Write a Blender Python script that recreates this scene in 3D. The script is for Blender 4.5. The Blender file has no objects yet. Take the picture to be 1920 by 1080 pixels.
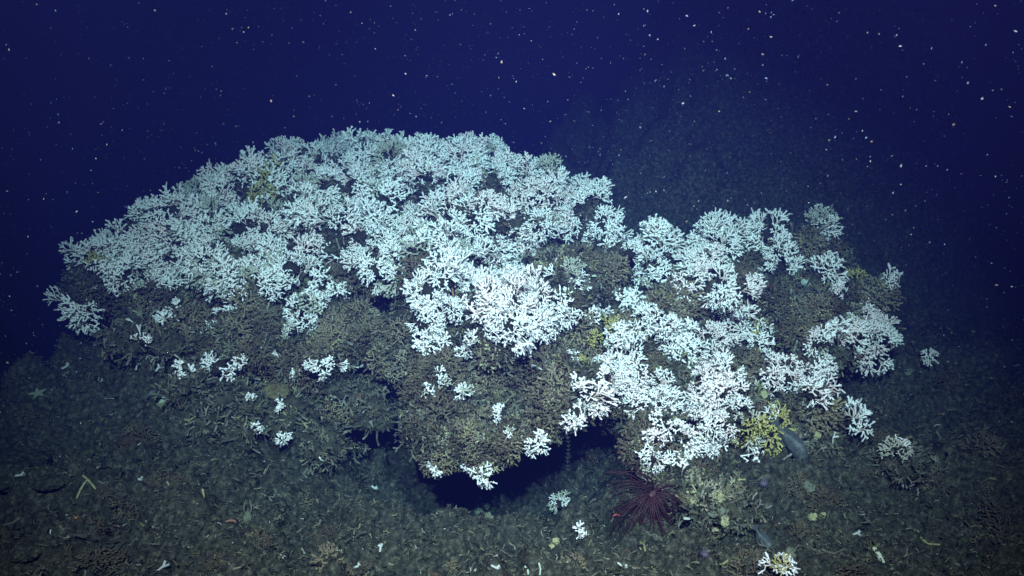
import bpy, bmesh, math, random
import numpy as np
from mathutils import Vector, Matrix, Quaternion
from mathutils.bvhtree import BVHTree

SEED = 7
random.seed(SEED)
rng = np.random.default_rng(SEED)
scene = bpy.context.scene
C = scene.collection
R = math.radians

# ------------------------------------------------------------------ camera
PITCH = R(-15.0)
F = 1663.0                                   # focal length in pixels of a 1920 wide frame
cam_d = bpy.data.cameras.new('camera')
cam_d.sensor_width = 36.0
cam_d.lens = 36.0 * F / 1920.0
cam_d.clip_start = 0.05
cam_d.clip_end = 200.0
cam = bpy.data.objects.new('camera', cam_d)
cam.rotation_euler = (math.pi / 2 + PITCH, 0, 0)
C.objects.link(cam)
cam_d.dof.use_dof = True
cam_d.dof.focus_distance = 4.3
cam_d.dof.aperture_fstop = 5.6
scene.camera = cam

# ------------------------------------------------------------------ deep water: the world is unlit navy sea
world = bpy.data.worlds.new('World')
scene.world = world
world.use_nodes = True
bg = world.node_tree.nodes['Background']
bg.inputs[0].default_value = (0.18, 0.12, 0.92, 1)
bg.inputs[1].default_value = 0.024

# ------------------------------------------------------------------ the survey vehicle's lamps (the only light down here)
def spot(name, loc, aim, watt, size, blend, col):
    l = bpy.data.lights.new(name, 'SPOT')
    l.energy = watt; l.spot_size = R(size); l.spot_blend = blend
    l.shadow_soft_size = 0.05; l.color = col
    o = bpy.data.objects.new(name, l)
    o.location = loc
    o.rotation_euler = (Vector(aim) - Vector(loc)).to_track_quat('-Z', 'Y').to_euler()
    C.objects.link(o)
    return o
LAMP = (0.90, 0.485, 0.61)
spot('vehicle_lamp', (-0.60, -0.10, 1.45), (-0.45, 3.9, -1.30), 3550, 55, 1.0, LAMP)
spot('vehicle_lamp', (0.60, -0.10, 1.45), (0.45, 3.8, -1.36), 3700, 51, 1.0, LAMP)

scene.view_settings.view_transform = 'Standard'
scene.view_settings.look = 'None'
scene.view_settings.exposure = 0.0
scene.view_settings.gamma = 1.0
scene.view_settings.use_curve_mapping = False
scene.render.engine = 'CYCLES'
cy = scene.cycles
cy.use_denoising = True
try:
    cy.denoiser = 'OPENIMAGEDENOISE'
    cy.denoising_prefilter = 'ACCURATE'
except Exception:
    pass
cy.max_bounces = 4
cy.diffuse_bounces = 2
cy.volume_bounces = 0
cy.caustics_reflective = False
cy.caustics_refractive = False

# ------------------------------------------------------------------ helpers
CP, SP = math.cos(PITCH), math.sin(PITCH)
def at(px, py, d):
    """pixel of the 1920x1080 photograph + distance along the view axis -> point in the scene"""
    h = (px - 960) / F; v = -(py - 540) / F
    return Vector((d * h, d * (CP - v * SP), d * (SP + v * CP)))

def tag(o, label=None, cat=None, group=None, kind=None):
    if label: o['label'] = label
    if cat: o['category'] = cat
    if group: o['group'] = group
    if kind: o['kind'] = kind
    return o

def link(name, me, parent=None):
    o = bpy.data.objects.new(name, me)
    C.objects.link(o)
    if parent is not None: o.parent = parent
    return o

def hash3(ix, iy, iz, s):
    n = (ix * 374761393 + iy * 668265263 + iz * 2147483647 + s * 1274126177) & 0xFFFFFFFF
    n = ((n ^ (n >> 13)) * 1274126177) & 0xFFFFFFFF
    n = (n ^ (n >> 16)) & 0xFFFFFFFF
    return n.astype(np.float64) / 4294967295.0

def vnoise(p, s=0):
    p = np.asarray(p, dtype=np.float64)
    i = np.floor(p).astype(np.int64); f = p - i
    u = f * f * (3 - 2 * f)
    out = 0
    for dx in (0, 1):
        for dy in (0, 1):
            for dz in (0, 1):
                w = (u[:, 0] if dx else 1 - u[:, 0]) * (u[:, 1] if dy else 1 - u[:, 1]) * (u[:, 2] if dz else 1 - u[:, 2])
                out = out + w * hash3(i[:, 0] + dx, i[:, 1] + dy, i[:, 2] + dz, s)
    return out * 2 - 1

def sstep(a, b, x):
    t = np.clip((x - a) / (b - a), 0, 1)
    return t * t * (3 - 2 * t)

def mesh_np(name, verts, faces, mats, cols=None, smooth=True):
    me = bpy.data.meshes.new(name)
    verts = np.asarray(verts, dtype=np.float32)
    faces = np.asarray(faces, dtype=np.int32)
    n = faces.shape[1]
    me.vertices.add(len(verts)); me.vertices.foreach_set('co', verts.ravel())
    me.loops.add(faces.size); me.loops.foreach_set('vertex_index', faces.ravel())
    me.polygons.add(len(faces))
    me.polygons.foreach_set('loop_start', np.arange(0, faces.size, n, dtype=np.int32))
    me.polygons.foreach_set('use_smooth', np.full(len(faces), smooth))
    if cols is not None:
        a = me.color_attributes.new('tint', 'FLOAT_COLOR', 'POINT')
        c4 = np.ones((len(verts), 4), dtype=np.float32); c4[:, :3] = cols
        a.data.foreach_set('color', c4.ravel())
    for m in mats: me.materials.append(m)
    me.update(calc_edges=True)
    me.validate()
    return me

# ------------------------------------------------------------------ materials
def mat(name, col, rough=0.75, noise=None, bump=0.0, bscale=60, attr=False, spec=0.3, sss=0.0):
    m = bpy.data.materials.new(name); m.use_nodes = True
    nt = m.node_tree; b = nt.nodes['Principled BSDF']
    b.inputs['Roughness'].default_value = rough
    b.inputs['Specular IOR Level'].default_value = spec
    if sss:
        b.inputs['Subsurface Weight'].default_value = sss
        b.inputs['Subsurface Radius'].default_value = (0.01, 0.01, 0.01)
    tc = nt.nodes.new('ShaderNodeTexCoord')
    src = None
    if attr:
        a = nt.nodes.new('ShaderNodeAttribute'); a.attribute_name = 'tint'; src = a.outputs['Color']
    if noise:
        scale, cols = noise
        n = nt.nodes.new('ShaderNodeTexNoise'); n.inputs['Scale'].default_value = scale
        n.inputs['Detail'].default_value = 5; n.inputs['Roughness'].default_value = 0.65
        nt.links.new(tc.outputs['Object'], n.inputs['Vector'])
        r = nt.nodes.new('ShaderNodeValToRGB'); e = r.color_ramp.elements
        e[0].position = cols[0][0]; e[0].color = (*cols[0][1], 1)
        e[1].position = cols[-1][0]; e[1].color = (*cols[-1][1], 1)
        for p, c in cols[1:-1]:
            x = e.new(p); x.color = (*c, 1)
        nt.links.new(n.outputs['Fac'], r.inputs[0])
        if src is not None:
            mx = nt.nodes.new('ShaderNodeMix'); mx.data_type = 'RGBA'; mx.blend_type = 'MULTIPLY'
            mx.inputs['Factor'].default_value = 1
            nt.links.new(src, mx.inputs['A']); nt.links.new(r.outputs[0], mx.inputs['B'])
            src = mx.outputs['Result']
        else:
            src = r.outputs[0]
    if src is not None: nt.links.new(src, b.inputs['Base Color'])
    else: b.inputs['Base Color'].default_value = (*col, 1)
    if bump:
        n2 = nt.nodes.new('ShaderNodeTexNoise'); n2.inputs['Scale'].default_value = bscale
        n2.inputs['Detail'].default_value = 4
        nt.links.new(tc.outputs['Object'], n2.inputs['Vector'])
        bp = nt.nodes.new('ShaderNodeBump'); bp.inputs['Strength'].default_value = bump
        bp.inputs['Distance'].default_value = 0.01
        nt.links.new(n2.outputs['Fac'], bp.inputs['Height']); nt.links.new(bp.outputs[0], b.inputs['Normal'])
    return m

M = {}
M['seabed'] = mat('seabed_rubble', None, 0.9, (48, [(0.30, (0.006, 0.006, 0.005)), (0.44, (0.024, 0.025, 0.019)), (0.56, (0.046, 0.046, 0.032)), (0.72, (0.12, 0.12, 0.085))]), 1.0, 80, spec=0.1)
M['frame'] = mat('dead_framework', None, 0.9, (30, [(0.25, (0.016, 0.015, 0.010)), (0.5, (0.040, 0.038, 0.025)), (0.75, (0.085, 0.080, 0.052))]), 0.9, 60, spec=0.1)  # framework brown, made darker to paint shade into gaps among the twigs
M['twig'] = mat('dead_twigs', None, 0.85, (18, [(0.25, (0.55, 0.55, 0.55)), (0.75, (1.1, 1.1, 1.1))]), attr=True, spec=0.15)
M['live'] = mat('live_coral', None, 0.55, (14, [(0.3, (0.88, 0.86, 0.84)), (0.7, (1.0, 1.0, 1.0))]), attr=True, spec=0.3)
M['live_rose'] = mat('live_coral_rosy', None, 0.55, (14, [(0.3, (0.90, 0.77, 0.75)), (0.7, (1.02, 0.95, 0.95))]), attr=True, spec=0.3)
M['live_old'] = mat('greying_coral', None, 0.7, (16, [(0.3, (0.36, 0.37, 0.29)), (0.7, (0.66, 0.66, 0.56))]), attr=True, spec=0.2)
M['live_yellow'] = mat('yellow_coral', None, 0.65, (14, [(0.3, (0.28, 0.26, 0.07)), (0.7, (0.62, 0.56, 0.22))]), attr=True, spec=0.25)
M['sponge'] = mat('sponge', None, 0.8, (35, [(0.3, (0.24, 0.23, 0.11)), (0.7, (0.44, 0.41, 0.22))]), 0.9, 160)
M['sponge_grey'] = mat('grey_sponge', None, 0.8, (35, [(0.3, (0.08, 0.09, 0.065)), (0.7, (0.18, 0.19, 0.13))]), 0.9, 160)
M['sponge_white'] = mat('white_sponge', None, 0.8, (35, [(0.3, (0.42, 0.44, 0.30)), (0.7, (0.6, 0.62, 0.46))]), 0.4, 90)
M['shell'] = mat('pale_shell', None, 0.5, (25, [(0.3, (0.20, 0.26, 0.20)), (0.7, (0.36, 0.42, 0.34))]), 0.2, 60)
M['maroon'] = mat('maroon_arms', None, 0.6, (40, [(0.3, (0.012, 0.004, 0.007)), (0.7, (0.045, 0.009, 0.015))]), spec=0.3)
M['fish'] = mat('fish_skin', None, 0.5, (55, [(0.3, (0.022, 0.030, 0.030)), (0.5, (0.055, 0.065, 0.066)), (0.7, (0.10, 0.115, 0.11))]), 0.4, 120, spec=0.25)
M['fish_fin'] = mat('fish_fin', None, 0.5, (40, [(0.3, (0.035, 0.045, 0.048)), (0.7, (0.065, 0.075, 0.08))]), spec=0.3)
M['eye'] = mat('dark_eye', (0.01, 0.01, 0.012), 0.15, spec=0.6)
M['crab'] = mat('greenish_crust', None, 0.7, (50, [(0.3, (0.05, 0.06, 0.04)), (0.7, (0.12, 0.13, 0.08))]), 0.3, 90)
M['star'] = mat('pale_star', None, 0.8, (40, [(0.3, (0.12, 0.15, 0.10)), (0.7, (0.22, 0.25, 0.17))]), 0.5, 80)
M['urchin'] = mat('violet_spines', None, 0.6, (40, [(0.3, (0.05, 0.04, 0.06)), (0.7, (0.11, 0.09, 0.12))]))
M['orange'] = mat('orange_growth', None, 0.6, (40, [(0.3, (0.25, 0.09, 0.03)), (0.7, (0.38, 0.15, 0.05))]))
M['red'] = mat('red_shell', None, 0.4, (40, [(0.3, (0.18, 0.03, 0.02)), (0.7, (0.30, 0.05, 0.035))]))
M['stalk'] = mat('yellowish_stalk', None, 0.8, (40, [(0.3, (0.20, 0.20, 0.09)), (0.7, (0.34, 0.33, 0.16))]), 0.4, 120)
M['palestick'] = mat('pale_stick', None, 0.7, (40, [(0.3, (0.30, 0.38, 0.28)), (0.7, (0.46, 0.52, 0.40))]))
M['rust'] = mat('rusty_stick', None, 0.7, (40, [(0.3, (0.16, 0.07, 0.04)), (0.7, (0.27, 0.13, 0.08))]))
M['brown'] = mat('brown_mat', None, 0.9, (40, [(0.3, (0.025, 0.018, 0.012)), (0.7, (0.060, 0.042, 0.026))]), 0.6, 90)
M['dark'] = mat('dark_hydroid', None, 0.7, (40, [(0.3, (0.03, 0.035, 0.03)), (0.7, (0.06, 0.065, 0.055))]))
M['rust_dull'] = mat('dull_rust', None, 0.7, (40, [(0.3, (0.09, 0.05, 0.03)), (0.7, (0.16, 0.09, 0.06))]))
M['sponge_yb'] = mat('crusty_sponge', None, 0.85, (45, [(0.3, (0.06, 0.05, 0.025)), (0.7, (0.16, 0.135, 0.06))]), 0.7, 80)
M['snow'] = mat('marine_snow', None, 0.8, attr=True)

# ------------------------------------------------------------------ seabed: one sheet
def ground(x, y):
    x = np.asarray(x, float); y = np.asarray(y, float)
    xp = np.maximum(x, 0)
    z = -1.97 + 0.10 * (np.minimum(y, 7.0) - 3.0) + 0.12 * np.minimum(xp, 4) + 0.14 * np.exp(-((x + 1.55) / 0.7) ** 2) * sstep(5.5, 3.4, y)
    z = z + sstep(4.7, 6.4, y) * (0.25 + 0.75 * sstep(10, 7, y)) * np.clip(0.50 + 0.76 * x, 0, 1.9) * sstep(-0.35, 0.35, x)
    z = z - 4.0 * sstep(8.3, 12.0, y)
    z = z - 2.2 * sstep(5.6, 7.6, y) * sstep(0.35, -0.7, x)
    z = z - 3.0 * sstep(-2.25, -3.3, x + 0.10 * np.sin(y * 5.1) + 0.06 * np.sin(y * 13 + 1))
    z = z + 3.0 * np.exp(-((x + 3.75) / 0.6) ** 2 - ((y - 6.1) / 0.9) ** 2)
    z = z - 0.65 * np.exp(-((x + 0.14) / 0.66) ** 2 - ((y - 3.95) / 0.40) ** 2)
    z = z + 0.34 * np.exp(-((x + 1.9) / 0.6) ** 2) * sstep(3.2, 4.4, y) * sstep(6.2, 5.0, y)
    z = z - 0.42 * np.exp(-((x + 2.02) / 0.24) ** 2 - ((y - 3.02) / 0.12) ** 2)
    return z

def relief(p):
    a = 0.10 * vnoise(p * 2.6, 1) + (0.07 + 0.05 * sstep(-0.6, -1.4, p[:, 0])) * vnoise(p * 6.0, 2) + 0.045 * vnoise(p * 14.0, 3)
    a = a + sstep(5.0, 6.2, p[:, 1]) * (0.26 * vnoise(p * 1.5, 20) + 0.20 * vnoise(p * 3.4, 21))
    a = a + 0.20 * np.clip(vnoise(p * np.array((3.0, 3.8, 2.0)) + 51, 22) - 0.12, 0, 1)
    b = vnoise(p * np.array([26, 40, 30.0]), 4); c = vnoise(p * np.array([60, 70, 60.0]), 5)
    hol = -0.30 * np.clip(vnoise(p * 5.2 + 31, 6) - 0.45, 0, 1)
    t = p[:, 0] * 0.8 + p[:, 1] * 0.6; n_ = -p[:, 0] * 0.6 + p[:, 1] * 0.8
    q = np.stack([t * 9, n_ * 34, p[:, 2] * 5], 1)
    st = np.abs(vnoise(q, 7)) * sstep(0.3, -0.8, p[:, 0])
    pit = -0.09 * np.clip(vnoise(p * 17 + 5, 8) - 0.35, 0, 1)
    cr = -0.10 * np.exp(-(vnoise(p * np.array((2.4, 3.6, 2.0)) + 17, 15) / 0.05) ** 2) * sstep(-0.1, 0.35, vnoise(p * 1.7 + 8, 16))
    led = 0.07 * sstep(-0.05, 0.08, vnoise(p * np.array((2.0, 3.2, 2.0)) + 41, 18))
    return cr + led + a + 0.026 * b + 0.014 * c + 0.010 * vnoise(p * 95, 9) + hol + 0.030 * st + pit

def axis(dense0, dense1, step, lo, hi, grow=1.10):
    mid = list(np.arange(dense0, dense1 + 1e-6, step))
    s = step; v = dense1; up = []
    while v < hi: s *= grow; v += s; up.append(min(v, hi))
    s = step; v = dense0; dn = []
    while v > lo: s *= grow; v -= s; dn.append(max(v, lo))
    return np.array(dn[::-1] + mid + up)

gx = axis(-2.7, 2.7, 0.0115, -14, 14, 1.06)
gy = axis(2.45, 3.9, 0.0115, -3, 16, 1.02)
X, Y = np.meshgrid(gx, gy)
xf, yf = X.ravel(), Y.ravel()
zb = ground(xf, yf)
zf = zb + relief(np.stack([xf, yf, zb * 0.5], 1)) * (1 + 0.6 * sstep(5, 8, yf))
nx, ny = len(gx), len(gy)
idx = np.arange(nx * ny).reshape(ny, nx)
fq = np.stack([idx[:-1, :-1].ravel(), idx[:-1, 1:].ravel(), idx[1:, 1:].ravel(), idx[1:, :-1].ravel()], 1)
GV = np.stack([xf, yf, zf], 1)
seabed = link('seabed', mesh_np('seabed', GV, fq, [M['seabed']]))
tag(seabed, 'dark silty seabed of broken coral rubble around the reef mounds', 'seabed', kind='structure')
ground_bvh = BVHTree.FromPolygons(GV.tolist(), fq.tolist())

# ------------------------------------------------------------------ reef mounds: dead coral framework
def depth(px, py):
    return 5.2 - (py - 240) / 660.0 * 1.5

MAIN = [(150, 565), (165, 515), (200, 475), (290, 408), (400, 358), (500, 318), (610, 290), (720, 282), (800, 275), (880, 286), (960, 312),
        (1030, 338), (1100, 376), (1140, 412), (1168, 465), (1180, 560), (1150, 640), (1120, 700), (1060, 765), (1010, 812), (968, 812), (945, 840), (918, 866), (893, 862), (880, 822), (850, 822), (832, 860), (808, 864), (795, 800), (750, 780),
        (765, 735), (735, 690), (690, 660), (600, 700), (560, 722), (510, 715), (450, 695), (400, 668), (330, 628), (270, 594), (210, 574)]
SMALL = [(1185, 500), (1215, 478), (1255, 455), (1340, 452), (1440, 455), (1530, 440), (1560, 485), (1605, 525), (1670, 532), (1640, 590), (1635, 640), (1560, 660), (1525, 735),
         (1560, 790), (1490, 800), (1445, 850), (1415, 870), (1400, 930), (1300, 950), (1245, 880), (1190, 835), (1140, 775), (1095, 780), (1060, 770), (1120, 700), (1150, 640)]
VOIDS = [(740, 562, 56, 34), (945, 512, 60, 28), (550, 562, 46, 26), (860, 632, 44, 32), (690, 400, 26, 18), (870, 425, 18, 26), (940, 420, 16, 28), (1012, 396, 30, 14), (595, 490, 14, 12),
         (745, 745, 30, 45), (1350, 660, 60, 16), (1600, 668, 40, 18), (1150, 600, 30, 14), (455, 495, 18, 16), (1310, 560, 20, 16), (1000, 640, 50, 14), (1150, 740, 10, 8), (1160, 800, 40, 24), (360, 720, 30, 22)]

def inside(poly, x, y):
    c = False; j = len(poly) - 1
    for i in range(len(poly)):
        xi, yi = poly[i]; xj, yj = poly[j]
        if (yi > y) != (yj > y) and x < (xj - xi) * (y - yi) / (yj - yi) + xi: c = not c
        j = i
    return c

def in_void(x, y):
    return any(((x - a) / rx) ** 2 + ((y - b) / ry) ** 2 < 1 for a, b, rx, ry in VOIDS)

FRONT_BAND = [(770, 490), (850, 470), (960, 520), (1075, 530), (1085, 620), (960, 640), (790, 650)]
def offset(px, py):
    o = 0.10 * math.sin(px * 0.021 + 1.3) * math.sin(py * 0.027) + 0.05 * math.sin(px * 0.055) * math.sin(py * 0.06 + 2)
    if inside(FRONT_BAND, px, py): o -= 0.16
    if 520 < px < 760 and 560 < py < 720: o += 0.10
    return o

def ico_mesh(sub):
    bm = bmesh.new(); bmesh.ops.create_icosphere(bm, subdivisions=sub, radius=1)
    v = np.array([x.co[:] for x in bm.verts]); f = np.array([[q.index for q in p.verts] for p in bm.faces]); bm.free()
    return v, f
IV, IF = ico_mesh(2)

LOWER = [(150, 520), (240, 535), (330, 545), (420, 545), (490, 545), (545, 530), (600, 508), (690, 520), (760, 545), (800, 500), (850, 480), (930, 505), (980, 480), (1050, 465), (1140, 475), (1170, 480)]
def lower_y(x):
    for (a, b), (c, d) in zip(LOWER, LOWER[1:]):
        if a <= x <= c: return b + (d - b) * (x - a) / (c - a)
    return LOWER[0][1] if x < LOWER[0][0] else LOWER[-1][1]

def gp(px, py, dz):
    p = ground_bvh.ray_cast(Vector((0, 0, 0)), at(px, py, 1.0).normalized(), 20)[0]
    return p + Vector((0, 0, dz))

def make_mound(name, poly, extra):
    blobs = []
    step = 40
    xs = [p[0] for p in poly]; ys = [p[1] for p in poly]
    for gy_ in np.arange(min(ys), max(ys) + 1, step):
        for gx_ in np.arange(min(xs), max(xs) + 1, step):
            x = gx_ + random.uniform(-14, 14); y = gy_ + random.uniform(-14, 14)
            if not inside(poly, x, y) or in_void(x, y): continue
            if y > lower_y(x) + 30 and random.random() < 0.13: continue
            d = depth(x, y) + offset(x, y)
            r = random.uniform(0.075, 0.115)
            blobs.append((at(x, y, d + r), (r, r, r * random.uniform(0.7, 1.0))))
            if all(inside(poly, x + a, y + b) for a, b in ((-45, 0), (45, 0), (0, -40), (0, 45))):
                blobs.append((at(x, y, d + 0.26), (0.15, 0.15, 0.12)))
    for gy_ in np.arange(min(ys) + 40, min(max(ys), 640), 70):
        for gx_ in np.arange(min(xs), max(xs) + 1, 70):
            if inside(poly, gx_, gy_) and inside(poly, gx_ - 45, gy_) and inside(poly, gx_ + 45, gy_):
                d = depth(gx_, gy_) + 0.50
                blobs.append((at(gx_, gy_, d) + Vector((0, 0, -0.16)), (0.24, 0.24, 0.20)))
                blobs.append((at(gx_, gy_, d) + Vector((0, 0.25, -0.55)), (0.32, 0.32, 0.40)))
    blobs += extra
    V = []; Fc = []; n = 0
    for c, s in blobs:
        V.append(IV * np.array(s) + np.array(c)); Fc.append(IF + n); n += len(IV)
    me = mesh_np(name, np.concatenate(V), np.concatenate(Fc), [M['frame']])
    tmp = bpy.data.objects.new('tmp', me); C.objects.link(tmp)
    md = tmp.modifiers.new('r', 'REMESH'); md.mode = 'VOXEL'; md.voxel_size = 0.022
    dg = bpy.context.evaluated_depsgraph_get()
    ev = bpy.data.meshes.new_from_object(tmp.evaluated_get(dg))
    bpy.data.objects.remove(tmp); bpy.data.meshes.remove(me)
    nv = len(ev.vertices)
    co = np.empty(nv * 3, np.float32); ev.vertices.foreach_get('co', co); co = co.reshape(-1, 3).astype(float)
    no = np.empty(nv * 3, np.float32); ev.vertices.foreach_get('normal', no); no = no.reshape(-1, 3).astype(float)
    h = 0.075 * vnoise(co * np.array((4.5, 4.5, 12.0)), 10) + 0.034 * vnoise(co * 9, 11) + 0.022 * vnoise(co * 22, 12) + 0.010 * vnoise(co * 50, 13)
    h = h - 0.24 * np.clip(vnoise(co * 6.5 + 3, 14) - 0.30, 0, 1)
    co = co + no * h[:, None]
    ev.vertices.foreach_set('co', co.astype(np.float32).ravel())
    ev.polygons.foreach_set('use_smooth', np.ones(len(ev.polygons), bool))
    ev.materials.clear(); ev.materials.append(M['frame'])
    ev.name = name; ev.update()
    o = link(name, ev)
    polys = [tuple(p.vertices) for p in ev.polygons]
    return o, BVHTree.FromPolygons(co.tolist(), polys), co, polys

mound_a, bvh_a, co_a, po_a = make_mound('reef_mound', MAIN, [
    (at(655, 735, 4.45), (0.20, 0.16, 0.13)), (at(600, 745, 4.4), (0.14, 0.14, 0.10)), (at(700, 770, 4.35), (0.10, 0.12, 0.08)),
    (gp(430, 808, 0.02), (0.14, 0.12, 0.07)), (gp(395, 800, 0.0), (0.08, 0.08, 0.05)), (gp(470, 800, 0.02), (0.08, 0.10, 0.06)), (gp(525, 800, 0.03), (0.08, 0.10, 0.06))] + [(gp(a, b, 0.03), (0.11, 0.11, 0.08)) for a, b in ((290, 668), (335, 695), (385, 722), (430, 742), (480, 765), (545, 780), (350, 735), (240, 650))] + [(gp(a, b, 0.01), (0.10, 0.10, 0.07)) for a, b in ((650, 835), (600, 830))])
tag(mound_a, 'large mound of dead brown coral framework under the white thicket', 'reef mound', kind='structure')
mound_b, bvh_b, co_b, po_b = make_mound('reef_mound', SMALL, [
    (at(1345, 935, 3.7), (0.18, 0.16, 0.10)), (at(1700, 880, 3.75), (0.14, 0.14, 0.07)), (at(1480, 850, 3.95), (0.2, 0.2, 0.12))])
tag(mound_b, 'smaller mound of dead coral framework beyond the cave mouth', 'reef mound', kind='structure')

def hit(px, py, what='all', far=12.0):
    """first surface the view meets at that pixel"""
    d = at(px, py, 1.0).normalized()
    best = None
    for k, b in (('a', bvh_a), ('b', bvh_b), ('g', ground_bvh)):
        if what == 'mound' and k == 'g': continue
        if what == 'ground' and k != 'g': continue
        loc, no, i, dist = b.ray_cast(Vector((0, 0, 0)), d, far)
        if loc is not None and (best is None or dist < best[2]):
            if no.dot(d) > 0: no = -no
            best = (loc, no, dist, k)
    if best is None or (what == 'mound' and best[2] > 6.3):
        # near miss: closest point on the mounds to the sight line
        m = None
        for t in np.arange(3.2, 6.4, 0.05):
            p = d * float(t)
            for k, b in (('a', bvh_a), ('b', bvh_b)):
                loc, no, i, dist = b.find_nearest(p)
                if loc is not None and (m is None or dist < m[2]): m = (loc, no, dist, k)
        return m[0], m[1], m[0].length, m[3]
    return best

# ------------------------------------------------------------------ coral branches
def frame_of(d):
    d = d / np.linalg.norm(d)
    a = np.array([0, 0, 1.0]) if abs(d[2]) < 0.9 else np.array([1.0, 0, 0])
    u = np.cross(d, a); u /= np.linalg.norm(u)
    return d, u, np.cross(d, u)

class Tube:
    def __init__(s, sides=5): s.v = []; s.f = []; s.c = []; s.n = sides
    def seg(s, a, b, ra, rb, ca, cb, cup=False, cap=True):
        d, u, w = frame_of(b - a); k = s.n; base = len(s.v)
        ang = np.arange(k) * 2 * np.pi / k
        ring = np.cos(ang)[:, None] * u + np.sin(ang)[:, None] * w
        s.v += list(a - d * ra * 0.4 + ring * ra) + list(b + ring * rb)
        s.c += [ca] * k + [cb] * k
        for i in range(k):
            j = (i + 1) % k
            s.f += [(base + i, base + j, base + k + j), (base + i, base + k + j, base + k + i)]
        if not cap: return
        t = len(s.v)
        if cup:
            s.v.append(b - d * rb * 0.7); s.c.append(tuple(np.array(cb) * 0.55))
        else:
            s.v.append(b + d * rb * 0.5); s.c.append(cb)
        for i in range(k): s.f.append((base + k + i, base + k + (i + 1) % k, t))
    def mesh(s, name, m): return mesh_np(name, np.array(s.v), np.array(s.f), [m], np.array(s.c))
    def data(s): return np.array(s.v), np.array(s.f), np.array(s.c)

TIPC = np.array((0.87, 0.85, 0.84)); MIDC = np.array((0.68, 0.57, 0.53)); OLD_SHADE = np.array((0.20, 0.17, 0.12))  # old brown stems, darkened so the gaps between twigs read as shade
def lcol(t):
    return tuple(OLD_SHADE + (MIDC - OLD_SHADE) * max(0, min((t - 0.15) / 0.4, 1))) if t < 0.55 else tuple(MIDC + (TIPC - MIDC) * min((t - 0.55) / 0.40, 1))

def grow(tube, tips, Rr, thick, r_, squash):
    """a forking branch whose twigs end at the given points"""
    def rec(ids, pos, t):
        pts = tips[ids]
        if len(ids) == 1:
            e = pts[0]; L = np.linalg.norm(e - pos)
            n = 2 if L > 0.03 else 1
            p = pos
            for q in range(n):
                f = (q + 1) / n
                nx_ = pos + (e - pos) * f
                if q < n - 1: nx_ = nx_ + r_.normal(0, 0.003, 3)
                last = q == n - 1
                tube.seg(p, nx_, thick * (0.80 if q == 0 else 0.85), thick * (1.28 if last else 0.85), lcol(t + (1 - t) * (f - 1 / n)), lcol(t + (1 - t) * f), cup=last)
                if not last or r_.random() < 0.45:      # side bud
                    dd = (e - pos) / max(L, 1e-6); side = r_.normal(0, 1, 3); side -= dd * side.dot(dd); side /= np.linalg.norm(side)
                    s0 = p + (nx_ - p) * 0.6
                    tube.seg(s0, s0 + (dd * 0.6 + side * 0.8) * thick * r_.uniform(2.0, 3.4), thick * 0.7, thick * 1.1, lcol(t + 0.2), lcol(1), cup=True)
                p = nx_
            return
        c = pts.mean(0)
        q = pts - c
        axis_ = np.linalg.svd(q, full_matrices=False)[2][0]
        o = np.argsort(q @ axis_); h = len(o) // 2
        for part in (ids[o[:h]], ids[o[h:]]):
            if len(part) == 1:
                rec(part, pos, t); continue
            m = tips[part].mean(0)
            t2 = t + (1 - t) * (0.34 if len(part) > 3 else 0.42)
            end = pos + (m - pos) * ((t2 - t) / (1 - t)) + r_.normal(0, 0.0035, 3)
            tube.seg(pos, end, thick * (1.0 if t < 0.3 else 0.85), thick * 0.85, lcol(t), lcol(t2))
            rec(part, end, t2)
    rec(np.arange(len(tips)), np.zeros(3), 0.0)

def cap_tips(n, half, Rr, r_):
    """points spread over a cap round +Z"""
    out = []
    for i in range(n):
        z = 1 - (i + 0.5) / n * (1 - math.cos(half)); a = i * 2.39996 + r_.uniform(-0.35, 0.35)
        s = math.sqrt(max(0, 1 - z * z))
        v = np.array((s * math.cos(a), s * math.sin(a), z)) + r_.normal(0, 0.07, 3)
        out.append(v / np.linalg.norm(v) * Rr * r_.uniform(0.80, 1.12))
    return np.array(out)

CLASSES = {'s': (0.042, 5, 8), 'm': (0.075, 7, 23), 'l': (0.105, 9, 35)}   # radius, branches, tips per branch
branch_mesh = {}
brng = np.random.default_rng(3)
for k, (Rr, nb, nt) in CLASSES.items():
    branch_mesh[k] = []
    for v in range(9):
        t = Tube(5)
        half = {5: 0.85, 7: 0.72, 9: 0.64}[nb]
        grow(t, cap_tips(nt + int(brng.integers(-2, 3)), half, Rr, brng), Rr, brng.uniform(0.0026, 0.0034), brng, 1)
        me = t.mesh('branch', M['live'])
        branch_mesh[k].append(me)

def dirs_cap(n, half, spin):
    out = []
    for i in range(n):
        z = 1 - (i + 0.5) / n * (1 - math.cos(half)); a = i * 2.39996 + spin
        s = math.sqrt(max(0, 1 - z * z)); out.append(Vector((s * math.cos(a), s * math.sin(a), z)))
    return out

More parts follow.
